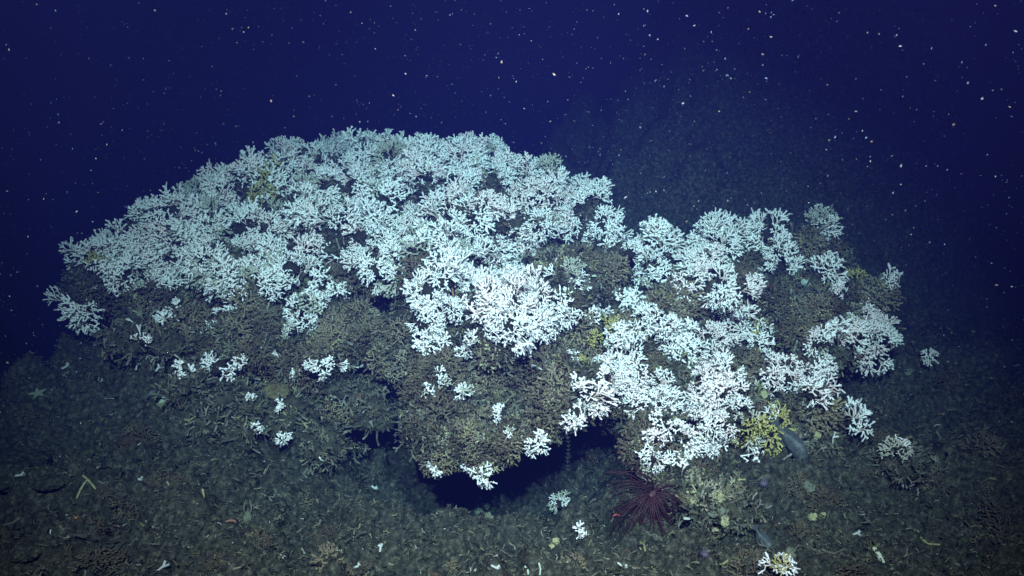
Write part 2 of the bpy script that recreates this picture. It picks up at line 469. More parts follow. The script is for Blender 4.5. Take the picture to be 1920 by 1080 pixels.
def colony(loc, ax, rad, label, group, mk='live', second=None, name='coral_colony'):
    k = 's' if rad < 0.055 else ('m' if rad < 0.090 else 'l')
    Rr, nb, nt = CLASSES[k]
    root = bpy.data.objects.new(name, None); C.objects.link(root)
    root.empty_display_size = 0.05
    root.location = loc
    root.rotation_mode = 'QUATERNION'
    root.rotation_quaternion = ax.to_track_quat('Z', 'Y') @ Quaternion((0, 0, 1), random.uniform(0, 6.28))
    s = max(0.72, min(1.30, rad / Rr)); root.scale = (s * random.uniform(0.85, 1.2), s * random.uniform(0.85, 1.2), s * random.uniform(0.80, 1.10))
    tag(root, label, 'coral', group)
    root_half = 1.75 if k != 's' else 1.35
    hb = link('dead_base', random.choice(base_mesh), root)
    hb.scale = (Rr * 0.42,) * 3
    for i, dv in enumerate(dirs_cap(nb, root_half, random.uniform(0, 6.28))):
        if i > 2 and random.random() < (0.10 if k == 'l' else 0.2): continue
        m_ = mk
        if second and random.random() < second[1]: m_ = second[0]
        b = link('branch', random.choice(branch_mesh[k]), root)
        if m_ != 'live':
            b.material_slots[0].link = 'OBJECT'; b.material_slots[0].material = M[m_]
        dv = (dv + Vector((random.gauss(0, .16), random.gauss(0, .16), random.gauss(0, .16)))).normalized()
        b.rotation_mode = 'QUATERNION'
        b.rotation_quaternion = dv.to_track_quat('Z', 'Y') @ Quaternion((0, 0, 1), random.uniform(0, 6.28))
        q = random.uniform(0.68, 1.20); b.scale = (q, q, q)
        b.location = (random.gauss(0, .26) * Rr, random.gauss(0, .26) * Rr, random.uniform(-0.1, 0.1) * Rr)
    return root

UP = Vector((0, 0, 1))
spots = []
base_mesh = []
for q in range(4):
    bv = IV * (1 + 0.35 * vnoise(IV * 2.5 + q * 9, 50 + q))[:, None] * np.array((1, 1, 0.75))
    base_mesh.append(mesh_np('dead_base', bv, IF, [M['frame']]))
ORD = ['first', 'second', 'third', 'fourth', 'fifth', 'sixth', 'seventh', 'eighth', 'ninth', 'tenth', 'eleventh', 'twelfth', 'thirteenth', 'fourteenth', 'fifteenth',
       'sixteenth', 'seventeenth', 'eighteenth', 'nineteenth', 'twentieth', 'twenty-first', 'twenty-second', 'twenty-third', 'twenty-fourth', 'twenty-fifth', 'twenty-sixth', 'twenty-seventh', 'twenty-eighth', 'twenty-ninth', 'thirtieth']

def place(px, py, rpx, label, group, mk='live', second=None, sink=0.25, what='mound', droop=0.0, grown=1.14, push=0.045):
    loc, no, dist, k = hit(px, py, what)
    rad = grown * rpx * (loc.y * CP + loc.z * SP) / F
    spots.append((px, py, rpx))
    view = at(px, py, 1).normalized()
    ax = (no * 0.7 + UP * (0.55 - droop) - view * 0.12 + Vector((random.gauss(0, .2), random.gauss(0, .2), 0))).normalized()
    colony(loc + ax * rad * 0.20 - view * push, ax, rad, label, group, mk, second)

# --- the thicket on the large mound, row by row from the crest down
CREST = [(165, 492), (215, 456), (262, 438), (312, 388), (358, 360), (405, 340), (452, 326), (498, 302), (550, 290), (610, 276), (665, 274), (722, 270), (795, 262), (850, 272), (885, 272),
         (940, 290), (1000, 306), (1050, 330), (1100, 356), (1135, 388)]
def crest_y(x):
    for (a, b), (c, d) in zip(CREST, CREST[1:]):
        if a <= x <= c: return b + (d - b) * (x - a) / (c - a)
    return CREST[0][1] if x < CREST[0][0] else CREST[-1][1]
DEADSPOT = [(690, 402, 30, 18), (755, 385, 18, 14), (868, 425, 16, 26), (936, 420, 14, 26), (1010, 396, 28, 12), (612, 478, 30, 28), (455, 497, 18, 14), (880, 470, 26, 20), (340, 512, 30, 12),
            (1100, 470, 46, 24), (560, 515, 18, 12)]
rows = []
dy = 0
for k, (gap, step, rp) in enumerate([(0, 43, 29), (25, 45, 31), (27, 47, 33), (30, 48, 34), (32, 50, 35), (33, 50, 35), (34, 50, 35), (34, 50, 35)]):
    dy += gap
    row = []
    x = 162 + (k % 2) * 24
    while x < 1165:
        y = crest_y(x) + dy + random.uniform(-9, 9)
        xx = x + random.uniform(-9, 9)
        if y < lower_y(xx) and not any(((xx - a) / rx) ** 2 + ((y - b) / ry) ** 2 < 1 for a, b, rx, ry in DEADSPOT):
            row.append((xx, y, rp * random.uniform(0.88, 1.14)))
        x += step * random.uniform(0.9, 1.1)
    rows.append(row)
ROWN = ['crest row', 'second row below the crest', 'third row below the crest', 'fourth row below the crest', 'fifth row below the crest', 'sixth row below the crest', 'seventh row below the crest', 'eighth row below the crest']
for k, row in enumerate(rows):
    for i, (x, y, rp) in enumerate(row):
        u = random.random(); mk = 'live'; sec = None; w = 'white'
        rosy = (math.hypot((x - 980) / 160, (y - 390) / 60) < 1) or (math.hypot((x - 640) / 110, (y - 440) / 50) < 1)
        if math.hypot((x - 515) / 38, (y - 362) / 34) < 1: sec = ('live_yellow', 0.45); w = 'yellow-flecked white'
        elif math.hypot((x - 190) / 22, (y - 487) / 22) < 1: sec = ('live_yellow', 0.4); w = 'yellow-tinged white'
        elif rosy and u < 0.6: mk = 'live_rose'; w = 'rosy white'
        elif u < 0.20: sec = ('live_old', 0.30); w = 'partly grey'
        elif u < 0.62: sec = ('live_rose', 0.45)
        if y > lower_y(x) - 22 and w == 'white': sec = ('live_old', 0.45); w = 'partly grey'
        place(x, y, rp, '%s coral clump, %s from the drop-off in the %s of the large mound' % (w, ORD[i], ROWN[k].replace(' below the crest', '')), 'coral clumps of the thicket on the large mound', mk, sec, grown=1.10, push=0.0)

# --- bands and single clumps seen one by one
BANDS = {
 'the bright band sagging across the large mound': ('front', [
   (860, 497, 38), (830, 527, 40), (802, 553, 36), (885, 543, 40), (927, 543, 36), (960, 530, 30), (952, 573, 42), (993, 568, 40), (1018, 553, 34), (1052, 593, 35), (960, 610, 34), (853, 590, 32), (793, 607, 32),
   (910, 570, 36), (815, 578, 34), (1000, 605, 34), (1040, 620, 24), (985, 625, 20), (808, 640, 24), (925, 600, 28)]),
 'the ragged fringe below the large thicket': ('fringe', [
   (623, 560, 30), (573, 585, 26), (567, 607, 24), (548, 625, 20), (417, 517, 36), (483, 515, 30), (320, 525, 26), (233, 520, 28), (262, 525, 24), (660, 545, 24), (600, 535, 26), (705, 505, 30), (745, 520, 30), (545, 505, 30)]),
 'the top edge of the smaller mound': ('top', [
   (1177, 477, 24), (1217, 467, 28), (1253, 442, 36), (1307, 462, 22), (1340, 445, 32), (1377, 440, 28), (1443, 442, 32), (1353, 470, 34), (1453, 475, 32), (1467, 503, 26), (1130, 460, 26), (1230, 490, 18)]),
 'the bright middle patch of the smaller mound': ('patch', [
   (1307, 503, 34), (1303, 530, 34), (1347, 545, 36), (1380, 553, 32), (1393, 580, 24), (1350, 572, 26), (1330, 490, 28)]),
 'the pale strip where the two mounds meet': ('strip', [
   (1233, 507, 24), (1187, 547, 30), (1180, 570, 26), (1207, 590, 26), (1068, 530, 30), (1120, 570, 30), (1100, 590, 24), (1205, 525, 22)]),
 'the white belt fronting the smaller mound': ('belt', [
   (1167, 640, 24), (1190, 648, 26), (1215, 618, 32), (1253, 633, 32), (1293, 637, 28), (1333, 633, 32), (1362, 620, 32), (1403, 622, 28), (1420, 648, 24), (1267, 670, 28), (1293, 657, 24), (1236, 600, 24)]),
 'the white arm over the hollow of the smaller mound': ('arm', [
   (1530, 643, 22), (1563, 633, 30), (1600, 627, 32), (1632, 608, 32), (1650, 634, 30), (1637, 660, 28), (1618, 592, 22)]),
 'the white strip slanting down to the cave mouth': ('slant', [
   (1143, 677, 32), (1187, 687, 34), (1100, 737, 32), (1140, 720, 34), (1180, 730, 32), (1080, 775, 30), (1093, 795, 20), (1213, 737, 32), (1230, 713, 24), (1233, 770, 34), (1247, 800, 34), (1277, 827, 30), (1160, 700, 28), (1205, 705, 26), (1120, 750, 22)]),
 'the round white knob above the feather star': ('knob', [
   (1317, 730, 36), (1353, 703, 34), (1360, 740, 36), (1383, 767, 24), (1333, 805, 24), (1363, 800, 22), (1300, 755, 24), (1335, 765, 26)]),
 'the white patch above the yellow sponges': ('corner', [
   (1443, 713, 26), (1477, 713, 24), (1517, 710, 34), (1520, 743, 32), (1537, 690, 28), (1455, 690, 20)]),
 'the lowest fringe of the smaller mound': ('hem', [
   (1220, 857, 24), (1277, 883, 20), (1320, 833, 24), (1353, 840, 20), (1413, 863, 28), (1423, 880, 18), (1290, 850, 20)]),
}
for band, (short, lst) in BANDS.items():
    for (x, y, rp) in list(lst):
        if len(lst) < 29 and random.random() < 0.75:
            a_ = random.uniform(0, 6.28); lst.append((x + math.cos(a_) * rp * 0.95, y + math.sin(a_) * rp * 0.8, rp * random.uniform(0.45, 0.7)))
    for i, (x, y, rp) in enumerate(sorted(lst)):
        mk = 'live'; sec = None; w = 'white'
        if 1030 > x > 880 and 530 < y < 600 or (1320 < x < 1400 and 600 < y < 650) or short in ('knob', 'arm', 'slant', 'corner', 'patch'):
            sec = ('live_rose', 0.5)
        if short == 'belt' and x > 1395: sec = ('live_yellow', 0.35); w = 'yellow-flecked white'
        if (short in ('strip', 'fringe') and i % 3 == 0) or rp < 17: sec = ('live_old', 0.45); w = 'greying'
        place(x, y, rp, '%s coral clump, %s along %s' % (w if rp > 19 else 'small ' + w, ORD[i], band), 'coral clumps in ' + band, mk, sec, droop=0.35 if short in ('front', 'slant', 'hem') else 0.15)

SINGLES = [
 (142, 572, 44, 'white coral clump at the tip of the large mound over the dark drop-off', 'live', None),
 (217, 568, 22, 'flat white coral spray just inside the tip of the large mound', 'live', ('live_old', .3)),
 (208, 607, 19, 'small greyish coral spray under the flat spray at the mound tip', 'live', ('live_old', .5)),
 (307, 603, 18, 'small white coral tuft on the brown ledge under the drop-off end', 'live', None),
 (268, 643, 17, 'narrow white coral sprig hanging off the ledge at the drop-off end', 'live', None),
 (343, 700, 20, 'upright white coral sprig beside the bright isolated clump on the ledge', 'live', None),
 (413, 690, 33, 'bright isolated white coral clump with a dark shadow on the lower ledge', 'live', None),
 (450, 677, 14, 'tiny white coral sprig touching the bright isolated clump', 'live', None),
 (407, 590, 13, 'tiny pale coral tuft on the brown slope above the isolated clump', 'live', ('live_old', .4)),
 (397, 612, 10, 'tiny white coral bud below the pale tuft on the brown slope', 'live', None),
 (332, 572, 14, 'small white coral tuft above the brown ledge', 'live', None),
 (607, 683, 25, 'spreading white coral spray above the dark gap in the brown front', 'live', None),
 (513, 670, 11, 'tiny pale coral tuft on the brown front beside the spreading spray', 'live', ('live_old', .5)),
 (557, 703, 12, 'small pale coral tuft below the spreading spray', 'live', ('live_old', .3)),
 (530, 817, 18, 'small white coral tuft on the edge of the low brown shelf', 'live', None),
 (470, 747, 9, 'tiny white coral sprig on silt above the low brown shelf', 'live', None),
 (527, 763, 8, 'tiny white coral sprig under the yellow-brown boss', 'live', None),
 (483, 800, 10, 'tiny white coral bud in the middle of the low brown shelf', 'live', ('live_old', .3)),
 (877, 657, 22, 'small white coral sprig under the sagging bright band', 'live', ('live_old', .4)),
 (890, 635, 20, 'grey-green coral tuft just beneath the sagging bright band', 'live_old', ('live', .3)),
 (987, 675, 13, 'tiny pale coral fan on the bare brown front', 'live', None),
 (820, 707, 22, 'white coral sprig on the brown buttress above the cave', 'live', ('live_old', .3)),
 (793, 733, 15, 'small pale coral sprig at the edge of the brown buttress', 'live', ('live_old', .5)),
 (867, 735, 19, 'bluish white coral sprig low on the brown buttress', 'live', ('live_old', .3)),
 (930, 782, 22, 'compact bright white coral knob on the brown buttress', 'live', None),
 (1013, 833, 26, 'white coral spray with spread fingers over the cave mouth', 'live', None),
 (905, 884, 26, 'white coral spray hanging at the bottom of the brown buttress', 'live', None),
 (812, 885, 17, 'small white coral sprig at the lower corner of the brown buttress', 'live', None),
 (950, 815, 12, 'tiny pale coral sprig above the hanging spray', 'live', ('live_old', .5)),
 (1080, 683, 22, 'pale yellowish coral tuft on the brown front near the slanting strip', 'live', ('live_yellow', .4)),
 (1027, 640, 13, 'tiny white coral sprig dangling from the sagging band', 'live', None),
 (1143, 613, 22, 'yellow coral clump in the gap between the two mounds', 'live_yellow', None),
 (1120, 632, 18, 'smaller yellow coral clump below the yellow one between the mounds', 'live_yellow', None),
 (1443, 815, 38, 'bright yellow coral clump at the lower end of the smaller mound', 'live_yellow', ('live', .15)),
 (1402, 800, 30, 'olive coral tuft beside the bright yellow clump', 'live_old', ('live_yellow', .5)),
 (1600, 528, 24, 'olive yellow coral tuft near the far tip of the smaller mound', 'live_yellow', ('live_old', .5)),
 (1540, 424, 34, 'lone domed coral clump standing above the edge of the smaller mound', 'live', ('live_old', .2)),
 (1547, 513, 31, 'white coral clump beside the pale shell near the far tip', 'live', None),
 (1573, 555, 26, 'white coral clump under the one beside the pale shell', 'live', ('live_rose', .3)),
 (1673, 518, 30, 'outermost white coral clump at the far tip of the smaller mound', 'live', None),
 (1417, 530, 16, 'small white coral sprig next to the bright middle patch', 'live', None),
 (1600, 707, 15, 'small white coral sprig in the shade below the arm', 'live', ('live_old', .3)),
]
for x, y, rp, lab, mk, sec in SINGLES:
    place(x, y, rp, lab, 'single coral clumps', mk, sec, droop=0.25, grown=1.04)
for x, y, rp, lab, mk, sec in [
 (1607, 800, 32, 'white coral clump with long fingers on the seabed past the sponges', 'live', None),
 (1740, 667, 14, 'small white coral sprig on the dim seabed past the arm', 'live', None),
 (1470, 1066, 26, 'white and yellow coral sprig on the near seabed under the round sponge', 'live', ('live_yellow', .3)),
 (1053, 947, 20, 'dim white coral sprig on the cave floor', 'live', ('live_old', .4)),
 (1090, 1003, 13, 'crooked white coral fragment lying before the cave', 'live', None),
 (1690, 850, 24, 'greyish coral tuft on the rubble heap past the long-fingered clump', 'live_old', ('live', .2))]:
    place(x, y, rp, lab, 'single coral clumps', mk, sec, what='all', droop=0.1)

# ------------------------------------------------------------------ dead coral: bushy lumps and twigs on the mounds
def merged_clump(seed, Rr, nb, nt, thick, sides=4, gain=1.0):
    r_ = np.random.default_rng(seed); V = []; Fc = []; Cc = []; n = 0
    for dv in dirs_cap(nb, 1.6, r_.uniform(0, 6)):
        t = Tube(sides); grow(t, cap_tips(nt, 0.75, Rr, r_), Rr, thick, r_, 1)
        v, f, c = t.data()
        q = np.array((dv.to_track_quat('Z', 'Y') @ Quaternion((0, 0, 1), r_.uniform(0, 6))).to_matrix())
        V.append(v @ q.T); Fc.append(f + n); n += len(v)
        tint = r_.choice([0, 1, 2], p=[.5, .35, .15])
        base = np.array([(0.125, 0.098, 0.064), (0.175, 0.142, 0.092), (0.215, 0.185, 0.10)][tint])
        Cc.append(base * gain * (0.75 + 0.5 * r_.random((len(v), 1))))
    return mesh_np('dead_coral', np.concatenate(V), np.concatenate(Fc), [M['twig']], np.concatenate(Cc))
dead_mesh = [merged_clump(40 + i, (0.085, 0.10, 0.07)[i % 3], 8, (15, 18, 10)[i % 3], 0.0033, gain=(0.55, 0.8, 1.0, 1.25, 1.5, 0.9)[i]) for i in range(6)]
pale_mesh = [merged_clump(60 + i, 0.070, 6, 14, 0.0032, gain=np.array((1.9, 2.1, 2.2))) for i in range(3)]

taken = []
spots += [(1215, 925, 75), (1335, 965, 42), (1486, 834, 45), (1455, 755, 38), (1437, 1024, 40)]
def dead_on(mound, bvh_key, poly, n):
    xs = [p[0] for p in poly]; ys = [p[1] for p in poly]; made = 0; tries = 0
    while made < n and tries < n * 30:
        tries += 1
        x = random.uniform(min(xs), max(xs)); y = random.uniform(min(ys), max(ys))
        if poly is MAIN and y < lower_y(x) - 10 and random.random() < 0.93: continue
        if not inside(poly, x, y) or any((x - a) ** 2 + (y - b) ** 2 < 14 ** 2 for a, b in taken): continue
        if any((x - a) ** 2 + (y - b) ** 2 < (1.0 * r) ** 2 for a, b, r in spots) or in_void(x, y): continue
        loc, no, dist, k = hit(x, y, 'mound')
        if k != bvh_key: continue
        taken.append((x, y))
        o = link('dead_coral_lump', random.choice(dead_mesh if random.random() < 0.74 else pale_mesh), mound)
        ax = (no * 0.8 + UP * 0.2 + Vector((random.gauss(0, .2), random.gauss(0, .2), 0))).normalized()
        s = random.choice((0.5, 0.7, 0.9, 1.15)) * random.uniform(0.9, 1.1)
        o.location = loc - ax * 0.03 * s
        o.rotation_mode = 'QUATERNION'
        o.rotation_quaternion = ax.to_track_quat('Z', 'Y') @ Quaternion((0, 0, 1), random.uniform(0, 6.28))
        o.scale = (s, s, s * 0.8)
        made += 1
dead_on(mound_a, 'a', MAIN, 284)
dead_on(mound_b, 'b', SMALL, 260)

for px, py in ((780, 800), (792, 850), (805, 870), (835, 862), (860, 835), (880, 850), (905, 870), (930, 850), (955, 830), (985, 822), (1010, 815), (1040, 795), (1065, 780), (1150, 800), (1175, 830), (1195, 850), (1230, 880), (700, 770), (660, 780), (620, 770)):
    loc, no, dist, k = hit(px, py, 'mound')
    o = link('dead_coral_lump', random.choice(dead_mesh), mound_a if k == 'a' else mound_b)
    sc_ = random.uniform(0.5, 1.0); o.scale = (sc_ * 0.8, sc_ * 0.8, sc_)
    ax = (no * 0.5 + Vector((random.gauss(0, .3), -0.4, -0.5))).normalized()
    o.rotation_mode = 'QUATERNION'; o.rotation_quaternion = ax.to_track_quat('Z', 'Y'); o.location = loc

def twig_templates(n, sides, fork=True):
    out = []
    for i in range(n):
        t = Tube(sides); r_ = np.random.default_rng(100 + i)
        L = 1.0; c = (1, 1, 1)
        bend = np.array((r_.normal(0, .15), r_.normal(0, .15), 0.55))
        t.seg(np.zeros(3), bend, 0.085, 0.075, c, c, cap=False)
        if fork:
            for s in (-1, 1):
                a = r_.uniform(0, 6.28)
                t.seg(bend, bend + np.array((math.cos(a) * 0.32 * s, math.sin(a) * 0.32 * s, 0.45)), 0.075, 0.10, c, c, cap=False)
        else:
            t.seg(bend, bend + np.array((r_.normal(0, .2), r_.normal(0, .2), 0.5)), 0.10, 0.13, c, c, cap=False)
        out.append(t.data()[:2])
    return out

def scatter(name, pos, dirs, size, cols, templates, r_):
    V = []; Fc = []; Cc = []; n = 0
    which = r_.integers(0, len(templates), len(pos))
    for k, (tv, tf) in enumerate(templates):
        sel = np.where(which == k)[0]
        if not len(sel): continue
        d = dirs[sel] / np.linalg.norm(dirs[sel], axis=1)[:, None]
        a = r_.normal(0, 1, (len(sel), 3)); u = np.cross(d, a); u /= np.linalg.norm(u, axis=1)[:, None]
        w = np.cross(d, u)
        P = pos[sel][:, None, :] + size[sel][:, None, None] * (tv[None, :, 0:1] * u[:, None, :] + tv[None, :, 1:2] * w[:, None, :] + tv[None, :, 2:3] * d[:, None, :])
        V.append(P.reshape(-1, 3)); m = len(tv)
        Fc.append((tf[None] + (n + np.arange(len(sel)) * m)[:, None, None]).reshape(-1, 3)); n += len(sel) * m
        Cc.append(np.repeat(cols[sel], m, axis=0))
    return mesh_np(name, np.concatenate(V), np.concatenate(Fc), [M['twig']], np.concatenate(Cc), smooth=False)

def palette(n, r_, white=0.02):
    base = np.array([(0.13, 0.12, 0.08), (0.17, 0.16, 0.11), (0.10, 0.105, 0.08), (0.21, 0.20, 0.10), (0.24, 0.23, 0.18), (0.60, 0.60, 0.55), (0.20, 0.11, 0.06)])
    p = np.array([.30, .24, .24, .09, .13, white, .006]); p /= p.sum()
    return base[r_.choice(len(base), n, p=p)] * r_.uniform(0.5, 1.3, (n, 1))

def mound_twigs(mound, co, polys, n, seed):
    r_ = np.random.default_rng(seed)
    q = np.array([p if len(p) == 4 else tuple(p) + (p[-1],) for p in polys])
    a, b, c, d = (co[q[:, i]] for i in range(4))
    nn = np.cross(c - a, d - b); ar = np.linalg.norm(nn, axis=1); nn = nn / np.maximum(ar, 1e-9)[:, None]
    cen = (a + b + c + d) / 4
    w = ar * np.clip(-(nn * cen).sum(1) / np.linalg.norm(cen, axis=1) + 0.25, 0, 1) * np.exp(-(cen[:, 1] - 3) * 0.35)
    s = r_.choice(len(q), n, p=w / w.sum())
    uv = r_.random((n, 2))
    pos = a[s] + (b[s] - a[s]) * uv[:, :1] + (d[s] - a[s]) * uv[:, 1:]
    dirs = nn[s] * 0.6 + r_.normal(0, 0.55, (n, 3))
    me = scatter('dead_twigs', pos, dirs, np.clip(r_.lognormal(-3.5, 0.35, n), 0.015, 0.06), palette(n, r_, 0.012), twig_templates(8, 3), r_)
    o = link('dead_twigs', me, mound); o['kind'] = 'stuff'
mound_twigs(mound_a, co_a, po_a, 36000, 5)
mound_twigs(mound_b, co_b, po_b, 24000, 6)

# rubble on the seabed
def seabed_rubble(n, seed):
    r_ = np.random.default_rng(seed)
    y = 2.35 + (r_.random(n) ** 1.5) * 4.2
    x = (r_.random(n) * 2 - 1) * (0.62 * y + 0.25)
    keep = x > -3.1
    x, y = x[keep], y[keep]; n = len(x)
    zb_ = ground(x, y); z = zb_ + relief(np.stack([x, y, zb_ * 0.5], 1))
    dirs = r_.normal(0, 1, (n, 3)); dirs[:, 2] *= 0.45
    dirs[:, 0] += 0.5
    size = np.clip(r_.lognormal(-4.25, 0.45, n), 0.005, 0.05)
    me = scatter('rubble', np.stack([x, y, z + 0.002], 1), dirs, size, palette(n, r_, 0.02) * r_.choice([0.35, 0.7, 1.25], n, p=[.35, .45, .2])[:, None], twig_templates(6, 3, False) + twig_templates(4, 3), r_)
    o = link('coral_rubble', me)
    tag(o, 'small broken coral bits strewn over the dark seabed', 'rubble', kind='stuff')
seabed_rubble(74000, 9)
made = 0
while made < 80:
    px, py = random.uniform(0, 1920), random.uniform(560, 1075)
    if any((px - a) ** 2 + (py - b) ** 2 < (r + 18) ** 2 for a, b, r in spots): continue
    loc, no, dist, k = hit(px, py, 'all')
    if k != 'g' or dist > 6.5 or (px < 1250 and random.random() < 0.55): continue
    o = link('dead_coral_lump', dead_mesh[random.choice((0, 0, 1, 5))], seabed)
    sc_ = random.choice((0.3, 0.4, 0.55, 0.75)); o.scale = (sc_ * 1.2, sc_ * 1.2, sc_ * 0.7)
    ax = (no + Vector((random.gauss(0, .3), random.gauss(0, .3), 0.3))).normalized()
    o.rotation_mode = 'QUATERNION'; o.rotation_quaternion = ax.to_track_quat('Z', 'Y') @ Quaternion((0, 0, 1), random.uniform(0, 6.28))
    o.location = loc - ax * 0.035 * sc_
    made += 1
# ------------------------------------------------------------------ small life and loose pieces
def blob_mesh(name, m, sx, sy, sz, seed, sub=3, amp=0.10, freq=2.2, osc=False, bend=0.0, flat=0.0):
    v, f = ico_mesh(sub)
    v = v.copy()
    h = amp * vnoise(v * freq + seed * 7.3, seed) + amp * 0.4 * vnoise(v * freq * 3 + seed, seed + 1)
    v = v * (1 + h)[:, None]
    if osc:                                   # narrow foot, dimple at the top
        v[:, :2] *= (1 - 0.35 * np.clip(-v[:, 2], 0, 1))[:, None]
        rr = np.hypot(v[:, 0], v[:, 1])
        v[:, 2] -= 0.30 * np.exp(-(rr / 0.22) ** 2) * (v[:, 2] > 0)
    if flat: v[:, 2] = np.where(v[:, 2] < 0, v[:, 2] * flat, v[:, 2])
    v = v * np.array((sx, sy, sz))
    if bend: v[:, 2] += bend * (v[:, 0] / sx) ** 2 * sx
    return mesh_np(name, v, f, [m])

def px2m(px, py, n, what='all'):
    loc, no, dist, k = hit(px, py, what)
    return n * (loc.y * CP + loc.z * SP) / F, loc, no

def put(o, loc, ax=None, spin=0.0):
    o.location = loc
    if ax is not None:
        o.rotation_mode = 'QUATERNION'
        o.rotation_quaternion = ax.to_track_quat('Z', 'Y') @ Quaternion((0, 0, 1), spin)
    return o

def view_quat(px, py, ang):
    """local X along a line seen at that angle in the picture, local Z facing the viewer"""
    n = -at(px, py, 1).normalized(); r = Vector((0, 0, 1)).cross(n).normalized(); u = n.cross(r)
    x = r * math.cos(ang) + u * math.sin(ang); y = n.cross(x)
    return Matrix((x, y, n)).transposed().to_quaternion()

# sponges: (px, py, half width, half height, label, material)
for i, (px, py, a, b, lab, mk) in enumerate([
    (1345, 936, 12, 13, 'round yellowish sponge with a dark pit above the sponge trio', 'sponge'),
    (1341, 957, 16, 8, 'flat yellowish sponge lobe tucked under the pitted round sponge', 'sponge_grey'),
    (1327, 979, 11, 11, 'pale yellow sponge ball, first of the trio below the feather star', 'sponge'),
    (1341, 991, 11, 9, 'pale yellow sponge ball, lowest of the trio below the feather star', 'sponge'),
    (1357, 977, 12, 12, 'pale yellow sponge ball, last of the trio below the feather star', 'sponge'),
    (1307, 985, 13, 10, 'grey-green sponge lump leaning on the sponge trio', 'sponge_grey'),
    (1297, 944, 6, 9, 'small upright yellowish sponge beside the feather star', 'sponge'),
    (1524, 972, 9, 9, 'round pale sponge, nearer the cave of the pair on open rubble', 'sponge'),
    (1543, 971, 8, 11, 'oval pale sponge, farther from the cave of the pair on open rubble', 'sponge'),
    (1481, 1042, 12, 11, 'lone rounded sponge just above the near white coral sprig', 'sponge_grey'),
    (1517, 914, 11, 8, 'small greyish sponge lump on rubble below the fish', 'sponge_grey'),
    (1530, 820, 8, 8, 'little round green-yellow sponge beside the fish', 'sponge'),
    (1508, 809, 7, 6, 'tiny dim sponge next to the little round one by the fish', 'sponge_grey'),
    (1432, 744, 8, 9, 'upright sponge knob at the head of the yellow sponge group', 'sponge'),
    (1416, 754, 8, 7, 'dull round sponge at the edge of the yellow sponge group', 'sponge_grey'),
    (1455, 743, 14, 5, 'slim grey-yellow sponge lying above the finger sponge', 'sponge_grey'),
    (1440, 772, 10, 5, 'low sponge lobe under the finger sponge', 'sponge_grey'),
    (897, 961, 8, 9, 'pale sponge ball, first of three on the cave floor', 'sponge_grey'),
    (914, 951, 6, 9, 'tall pale sponge, uppermost of three on the cave floor', 'sponge_grey'),
    (917, 969, 7, 6, 'small pale sponge, lowest of three on the cave floor', 'sponge_grey'),
    (1722, 848, 11, 9, 'dim yellowish sponge on the rubble heap in the dark', 'sponge_grey'),
    (1226, 1010, 8, 9, 'small grey sponge on rubble below the feather star', 'sponge_grey'),
    (1042, 1016, 7, 6, 'small yellow-green sponge on open rubble before the cave', 'sponge'),
    (1035, 1026, 5, 5, 'tiny yellow-green sponge touching the one before the cave', 'sponge'),
    (520, 742, 22, 24, 'yellow-brown crusty sponge boss at the foot of the brown front', 'brown_yellow'),
    (1700, 700, 8, 7, 'dim round sponge on the dark slope below the arm', 'sponge_grey')]):
    s, loc, no = px2m(px, py, 1)
    o = link('sponge', blob_mesh('sponge', M[mk], a * s, a * s, b * s, 30 + i, sub=4, amp=0.36, freq=1.7, osc=True) if mk in M else blob_mesh('sponge', M['sponge_yb'], a * s, a * s, b * s * 0.5, 30 + i, sub=4, amp=0.5, freq=3))
    ax = (UP * 0.6 + no * 0.4 - at(px, py, 1).normalized() * 0.5).normalized()
    put(o, loc + ax * b * s * 0.35, ax, i)
    tag(o, lab, 'sponge', 'sponges')

def finger(name, px, py, ang, L, W, m, lab, cat, bendf=0.12, lift=0.5, seed=1):
    s, loc, no = px2m(px, py, 1)
    n = 12; V = []; k = 10
    for i in range(n + 1):
        t = i / n; r = W * s * (0.55 + 0.45 * t) * math.sqrt(max(0.02, 1 - max(0, (t - 0.85) / 0.15) ** 2 * 0.98)) * (1 if t > 0.06 else 0.7)
        r *= 1 + 0.10 * math.sin(i * 1.7 + seed)
        c = np.array(((t - 0.5) * L * s, bendf * L * s * math.sin(t * 3.14), 0))
        for j in range(k):
            a = j / k * 6.2832; V.append(c + np.array((0, math.cos(a) * r, math.sin(a) * r)))
    Fc = [(i * k + j, i * k + (j + 1) % k, (i + 1) * k + (j + 1) % k, (i + 1) * k + j) for i in range(n) for j in range(k)]
    V.append(np.array((L * s * 0.5, 0, 0))); e = len(V) - 1
    Fc += [(n * k + j, n * k + (j + 1) % k, e, e) for j in range(0)]
    o = link(name, mesh_np(name, V, Fc, [m]))
    o.location = loc + (no * 0.6 - at(px, py, 1).normalized() * 0.4) * W * s * lift
    o.rotation_mode = 'QUATERNION'; o.rotation_quaternion = view_quat(px, py, ang)
    return tag(o, lab, cat)
finger('finger_sponge', 1466, 757, R(2), 46, 7, M['sponge'], 'long yellow finger sponge lying across the yellow sponge group', 'sponge', 0.05)
finger('finger_sponge', 1648, 1050, R(-62), 46, 7, M['sponge_white'], 'whitish curved finger sponge alone on the near rubble', 'sponge', 0.10)
finger('finger_sponge', 300, 745, R(-105), 36, 7, M['shell'], 'pale green bent sponge on the silty slope below the isolated clump', 'sponge', 0.22)
finger('finger_sponge', 284, 740, R(30), 22, 6, M['fish'], 'small bluish lump beside the pale green bent sponge', 'sponge', 0.1)

